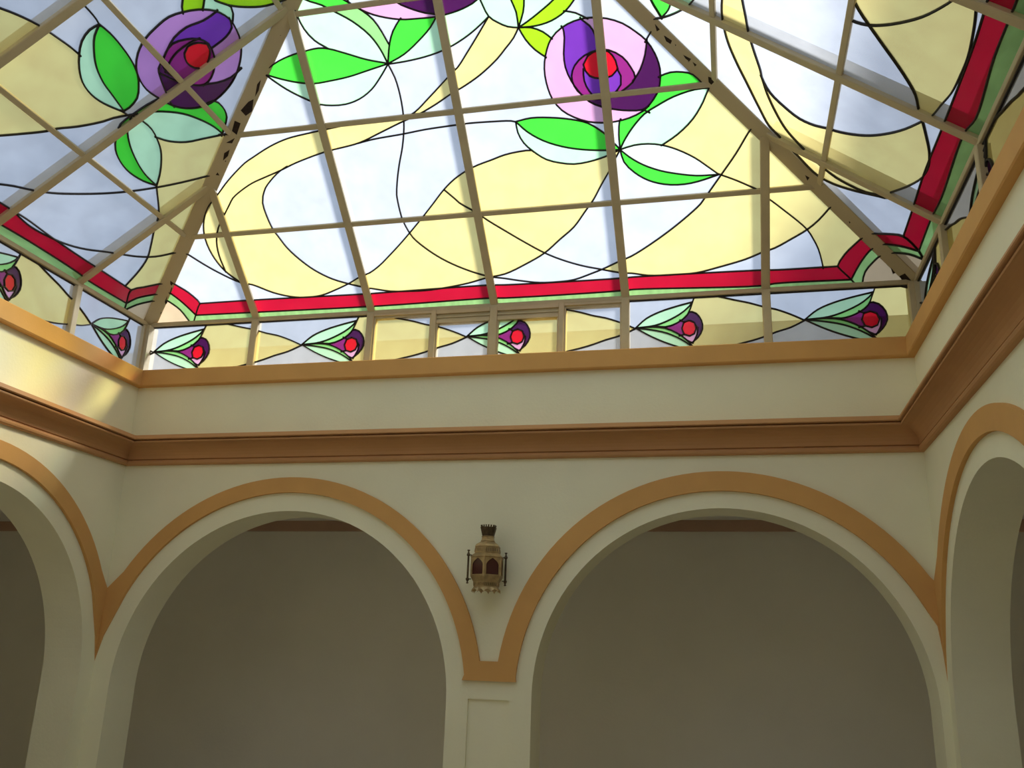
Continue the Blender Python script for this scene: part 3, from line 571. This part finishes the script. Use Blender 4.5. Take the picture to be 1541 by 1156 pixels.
# the half of the roof over and behind the camera: plain panes between the same bars
far = [(MID, 0), (DEPTH-IY, 0), (DEPTH-IY-RUN, VA_S), (MID, VA_S)]
rs = [('Y', MID+.4+.76*k, .5+.9*(k % 2)) for k in range(3)]
wave = [[(MID-.1, .15), (DEPTH+.1, .15)], [(MID+.1, .16), (MID+.9, .6), (MID+1.7, .5), (MID+2.6, .16)]]
leaded(sky_root, far, wave, [('S', MID+.2, .07), ('Y', MID+1.2, .3)], uS[4:], VS, set(), to_L, NL, GLASS, joined=True)
leaded(sky_root, far, wave, [('S', MID+.2, .07), ('Y', MID+1.2, .3)], uS[4:], VS, set(), to_R, NR, GLASS, joined=True)
leaded(sky_root, [(-IX, 0), (W+IX, 0), (W/2, VA_F)], [[(-.2, .15), (W+.2, .15)], [(.6, .16), (1.7, .8), (3.0, .9), (4.4, .16)]], [('S', 2.5, .07), ('Y', 2.5, .3)], uF, VF, set(), to_B, NB, GLASS, joined=True)

# glazing bars
def rafter(a, b, n, w=.052): MB().bar(a, b, w, n, -.016, .012, .004).bar(a, b, .026, n, .012, .085).build('rafter', STEEL, sky_root)
def purlin(a, b, n): MB().bar(a, b, .032, n, -.010, .010, .003).bar(a, b, .018, n, .010, .022).build('purlin', STEEL, sky_root)
for k, u in enumerate(uF):
    vt = min(u+IX, W+IX-u)*MS/MF*SF
    rafter(to_F(u, 0), to_F(u, vt-.02), NF); rafter(to_B(u, 0), to_B(u, vt-.02), NB)
for k, u in enumerate(uS):
    vt = min(min(u+IY, DEPTH-IY-u)*MF, APEX)/MS*SS
    rafter(to_L(u, 0), to_L(u, vt-.02), NL); rafter(to_R(u, 0), to_R(u, vt-.02), NR)
for z in ZROW:
    h = z-ZR
    vf, vs_ = h/MF*SF, h/MS*SS; a0, a1 = -IX+h/MS, W+IX-h/MS; b0, b1 = -IY+h/MF, DEPTH-IY-h/MF
    purlin(to_F(a0, vf), to_F(a1, vf), NF); purlin(to_B(a0, vf), to_B(a1, vf), NB); purlin(to_L(b0, vs_), to_L(b1, vs_), NL); purlin(to_R(b0, vs_), to_R(b1, vs_), NR)
AP1, AP2 = Vector((W/2, IY-RUN, ZR+APEX)), Vector((W/2, IY-DEPTH+RUN, ZR+APEX))
CORN = [Vector((-IX, IY, ZR)), Vector((W+IX, IY, ZR)), Vector((W+IX, IY-DEPTH, ZR)), Vector((-IX, IY-DEPTH, ZR))]
HIPS = []
for c_, ap, n in ((CORN[0], AP1, NF+NL), (CORN[1], AP1, NF+NR), (CORN[2], AP2, NB+NR), (CORN[3], AP2, NB+NL)):
    t = (ap-c_).normalized(); n = (n - t*n.dot(t)).normalized()
    h = MB().bar(c_+t*.02, ap, .100, n, -.020, .02, .006).bar(c_, ap, .05, n, .02, .07).build('hip_beam', STEELP, sky_root); HIPS.append((h, c_, t, n))
for key, pts in PATCHES:                            # paint flaked off to dark rusty steel
    h, c_, t, n = HIPS[0 if key == 'L' else 1]
    P_ = [Vector(p)+Vector((0, 0, E)) for p in pts]; k = len(P_)
    fix_normals(mesh_obj('bare_patch', P_+[p+n*.003 for p in P_], [tuple(range(k)), tuple(range(k, 2*k))[::-1]]+[(i, (i+1) % k, k+(i+1) % k, k+i) for i in range(k)], RUST, h))
MB().bar(AP1, AP2, .09, (0, 0, 1), -.06, .08, .008).build('ridge_beam', STEEL, sky_root)
for a, b in zip(CORN, CORN[1:]+CORN[:1]):
    MB().bar(a, b, .034, (0, 0, 1), -.024, .004, .003).build('eaves_rail', STEEL, sky_root)

# ------------------------------------------------------------------ upright glazing between sill and eaves
ZB0, ZB1 = E+1.858, ZR-.030
def motif(tips):
    # tips: (position of a leaf tip, stretch of its flower); the amber lens runs from each bud to the next tip
    cs, sd = [], []; BR, END = .42, 1.0115
    for k, (t, s_) in enumerate(tips):
        dt = abs(tips[k+1][0]-t) if k+1 < len(tips) else abs(t-tips[k-1][0])
        fu = lambda u, lens: t+(u*s_ if not lens else BR*s_+(u-BR)*(dt-BR*s_)/(END-BR))
        for c_ in CURVES_B:
            lens = max(u for u, _ in c_) > .6
            cs.append([(fu(u, lens), E+2.033+v) for u, v in c_])
        sd += [(q, fu(u, u > BR), E+2.033+v) for q, u, v in SEEDS_B]
    return cs, sd
LGLASS, nt = new_mat('dark_red_glass')
_o = N(nt, 'ShaderNodeOutputMaterial'); _p = N(nt, 'ShaderNodeBsdfPrincipled'); _p.inputs['Base Color'].default_value = srgb(84, 34, 36); _p.inputs['Roughness'].default_value = 0.12; _p.inputs['Transmission Weight'].default_value = 0.35
nt.links.new(_p.outputs[0], _o.inputs[0])
def clerestory(side, label, tips, mullions, length, to3, nrm, ends, vents=()):
    root = thing('clerestory_glazing', Vector(to3((ends[0]+ends[1])/2, ZB0)), label, 'window', 'stained glass windows under the skylight')
    cs, sd = motif(tips)
    u0, u1 = ends
    skip = [v for v in vents]
    leaded(root, [(u0, ZB0), (u1, ZB0), (u1, ZB1), (u0, ZB1)], cs, sd, mullions, [], set(), to3, nrm, BANDGLASS, came=.0085)
    for u in mullions:
        MB().bar(to3(u, ZB0-.004), to3(u, ZB1+.004), .05 if u not in vents else .036, nrm, -.028, .03, .004).build('mullion', STEEL, root)
    MB().bar(to3(u0, ZB0+.006), to3(u1, ZB0+.006), .02, nrm, -.016, .02).build('bottom_rail', STEEL, root)
    if side in ('left', 'right'):
        for q in (u0+.007, u1-.007): MB().bar(to3(q, ZB0-.004), to3(q, ZB1+.004), .014, nrm, -.02, .02).build('end_stile', STEEL, root)
    return root
wF = lambda u, v: (u, IY, v); wL = lambda u, v: (-IX, u, v); wR = lambda u, v: (W+IX, -u, v); wB = lambda u, v: (u, IY-DEPTH, v)
vF = [(uF[1]+uF[2])/2+.02, (uF[2]+uF[3])/2+.02]
cf = clerestory('front', 'row of amber stained glass panes with red buds above the wall carrying the lantern', [(-1.10, 1.03), (.007, 1.07), (1.149, 1.1), (2.32, 1.03), (3.418, 1.0), (4.43, 1.13)], sorted(uF+vF), W, wF, Vector((0, 1, 0)), (-IX, W+IX), vF)
clerestory('left', 'row of stained glass panes with red buds above the sunlit side wall', [(-.48-1.045*k, 1.0) for k in range(5, -2, -1)], [-u for u in uS], LEN, wL, Vector((-1, 0, 0)), (-(DEPTH-IY)+.05, IY-.05))
clerestory('right', 'row of stained glass panes with red buds above the shaded side wall', [(.07+1.06*k, 1.0) for k in range(-1, 6)], uS, LEN, wR, Vector((1, 0, 0)), (-IY+.05, DEPTH-IY-.05))
cr_ = clerestory('rear', 'row of stained glass panes with red buds above the wall opposite the lantern', [(-.9+1.1*k, 1.0) for k in range(0, 6)], uF, W, wB, Vector((0, -1, 0)), (-IX, W+IX))
for k, c_ in enumerate(CORN):
    MB().box(c_.x-.05, c_.x+.05, c_.y-.05, c_.y+.05, ZB0-.006, ZR-.026).build('corner_post', STEEL, cf if k < 2 else cr_)
# openable lights beside the middle mullion: a box frame standing in front of the glass
for (ua, ub, big) in ((uF[1], vF[0], 0), (vF[0], uF[2], 1), (uF[2], vF[1], 1), (vF[1], uF[3], 0)):
    a, b = ua+.025, ub-.018
    if ua in vF: a, b = ua+.018, ub-.025
    f = MB(); y0, y1 = IY-.022, IY+.03
    t1 = .086 if big else .026
    f.box(a, b, y0+.012, y1, ZB1-t1, ZB1+.004); f.box(a, a+.010, y0+.006, y1, ZB0+.01, ZB1-t1); f.box(b-.010, b, y0+.006, y1, ZB0+.01, ZB1-t1); f.box(a+.01, b-.01, y0+.01, y1, ZB0+.008, ZB0+.02)
    if big: f.box(a, b, y0-.006, y0+.014, ZB1-.022, ZB1+.004); f.box(a, b, y0+.004, y0+.014, ZB1-.048, ZB1-.040); f.box(a+.002, b-.002, y0-.002, y0+.014, ZB1-.086, ZB1-.064)
    else: f.box(a, b, y0-.002, y0+.014, ZB1-.012, ZB1+.004)
    f.build('vent_frame', STEEL, cf)

# ------------------------------------------------------------------ lantern on the pier between the two front arches
LX, LY, LZ = 2.577, -.125, E+.382
lan = thing('wall_lantern', (LX, LY, LZ), 'hexagonal pierced brass wall lantern with dark red glass between the two arches', 'lantern')
A0 = radians(-84)
def hexl(prof, name, mat, cap=True): return MB().lathe(prof, 6, LX, LY, LZ, A0, cap).build(name, mat, lan)
def hv(k, r, z): a = A0+k*pi/3; return Vector((LX+r*cos(a), LY+r*sin(a), LZ+z))
RB = .100
# scalloped skirt
sk = MB()
for k in range(6):
    a, b = hv(k, .074, .034), hv(k+1, .074, .034); n = ((a+b)/2-Vector((LX, LY, LZ+.034))).normalized(); m_ = 16
    top = [a.lerp(b, j/m_) for j in range(m_+1)]
    bot = [hv(k, .090, .004).lerp(hv(k+1, .090, .004), j/m_)+Vector((0, 0, .017*abs(sin(2*pi*j/m_))**.8-.004)) for j in range(m_+1)]
    o_ = len(sk.v); sk.add(top+bot+[p-n*.003 for p in top]+[p-n*.003 for p in bot], [])
    q = m_+1
    for j in range(m_):
        for (s0, s1) in ((0, q), (3*q, 2*q), (q, 3*q), (2*q, 0)):
            sk.f.append((o_+s0+j, o_+s0+j+1, o_+s1+j+1, o_+s1+j))
sk.build('scalloped_skirt', BRASS, lan)
def pierced(name, r0, r1, z0, z1, nb=7):
    m1 = MB().lathe([(r0, z0), (r0+.003, z0), (r0+.003, z0+.005), (r0, z0+.005)], 6, LX, LY, LZ, A0, False)
    m1.lathe([(r1, z1-.005), (r1+.003, z1-.005), (r1+.003, z1), (r1, z1)], 6, LX, LY, LZ, A0, False)
    for k in range(6):
        for j in range(nb+1):
            t = (j+.0)/nb; a = hv(k, r0+.001, z0+.004).lerp(hv(k+1, r0+.001, z0+.004), t); b = hv(k, r1+.001, z1-.004).lerp(hv(k+1, r1+.001, z1-.004), t)
            n = Vector((cos(A0+(k+.5)*pi/3), sin(A0+(k+.5)*pi/3), 0)); m1.bar(a, b, .0065, n, -.0015, .0015)
    r = m1.build(name, BRASS, lan)
    MB().lathe([(r0-.006, z0), (r1-.006, z1)], 6, LX, LY, LZ, A0, False).build('ring_lining', DARKBRASS, r)
pierced('lower_pierced_ring', .075, .077, .032, .058)
hexl([(.077, .058), (.082, .058), (.084, .062), (RB, .088), (RB, .094)], 'lower_chamfer', BRASS, False)
hexl([(RB, .194), (RB+.004, .196), (RB+.004, .200), (.078, .220), (.078, .224)], 'upper_chamfer', BRASS, False)
# side panels with a pointed window each, dark glass behind
H0, H1 = .090, .197
for k in range(6):
    a, b = hv(k, RB, 0), hv(k+1, RB, 0); t = (b-a).normalized(); wd = (b-a).length; n = Vector((t.y, -t.x, 0))
    fm = lambda u, z, d, a=a, t=t, n=n: a+t*u+Vector((0, 0, z))-n*d
    x0, x1, xm = .012, wd-.012, wd/2; zs, zt = .148, .190
    hole = [(x0, .098), (x1, .098), (x1, zs)] + [(x1-(x1-xm)*(1-cos(q*pi/2/6)), zs+(zt-zs)*sin(q*pi/2/6)*.72+(zt-zs)*.28*(q/6)**3) for q in range(1, 6)] + [(xm, zt)] + [(x0+(xm-x0)*(1-cos(q*pi/2/6)), zs+(zt-zs)*sin(q*pi/2/6)*.72+(zt-zs)*.28*(q/6)**3) for q in range(5, 0, -1)] + [(x0, zs)]
    pn = MB().prism([(0, H0), (wd, H0), (wd, H1), (0, H1)], [hole], fm, 0, .003).build('side_panel', BRASS, lan)
    MB().prism([(x0-.006, .096), (x1+.006, .096), (x1+.006, .194), (x0-.006, .194)], [], fm, .005, .007).build('window_glass', LGLASS, pn)
    # a column on each edge of the body; free posts with finials stand off at the two sides
    if k not in (2, 5):
        p = hv(k, RB, 0)
        MB().lathe([(.0075, .088), (.0075, .094), (.005, .097), (.005, .190), (.0075, .193), (.0075, .199)], 10, p.x, p.y, LZ).build('edge_column', BRASS, lan); continue
    p = hv(k, RB+.016, 0)
    ps = MB().lathe([(.0015, .044), (.0080, .047), (.004, .055), (.0105, .068), (.0105, .073), (.0058, .077), (.0058, .198), (.0105, .203), (.0105, .208), (.0045, .221), (.0038, .227), (.0085, .231), (.0085, .234), (.001, .236)], 10, p.x, p.y, LZ)
    q0 = hv(k, RB-.004, 0)
    for z in (.071, .206): ps.bar((q0.x, q0.y, LZ+z), (p.x, p.y, LZ+z), .009, (0, 0, 1), -.0025, .0025)
    ps.build('side_post', DARKBRASS, lan)
pierced('upper_pierced_ring', .078, .074, .224, .254)
hexl([(.074, .254), (.079, .256), (.079, .260), (.070, .272), (.050, .284), (.042, .290)], 'shoulder', BRASS, False)
hexl([(.042, .290), (.045, .292), (.040, .298), (.038, .312), (.042, .318), (.038, .321)], 'neck', BRASS, False)
cr = MB(); m_ = 12
for k in range(6):
    for j in range(m_):
        t0, t1 = j/m_, (j+1)/m_
        z0_ = .372+(.012 if (j % 4) in (1, 2) and True else 0)
        a0_, a1_ = hv(k, .037, .320).lerp(hv(k+1, .037, .320), t0), hv(k, .037, .320).lerp(hv(k+1, .037, .320), t1)
        b0_, b1_ = hv(k, .051, z0_).lerp(hv(k+1, .051, z0_), t0), hv(k, .051, z0_).lerp(hv(k+1, .051, z0_), t1)
        cc = Vector((LX, LY, 0)); sh = lambda p: Vector((LX+(p.x-LX)*.93, LY+(p.y-LY)*.93, p.z))
        cr.add([a0_, a1_, b1_, b0_, sh(a0_), sh(a1_), sh(b1_), sh(b0_)], [(0, 1, 2, 3), (7, 6, 5, 4), (3, 2, 6, 7), (0, 3, 7, 4), (1, 5, 6, 2), (0, 4, 5, 1)])
cr.build('crown', DARKBRASS, lan)
MB().box(LX-.012, LX+.012, LY+.07, .0, LZ+.205, LZ+.225).box(LX-.03, LX+.03, -.008, .0, LZ+.13, LZ+.27).build('wall_bracket', DARKBRASS, lan)
print('GLASS PIECES', COUNT['n'], 'OBJECTS', len(bpy.data.objects))
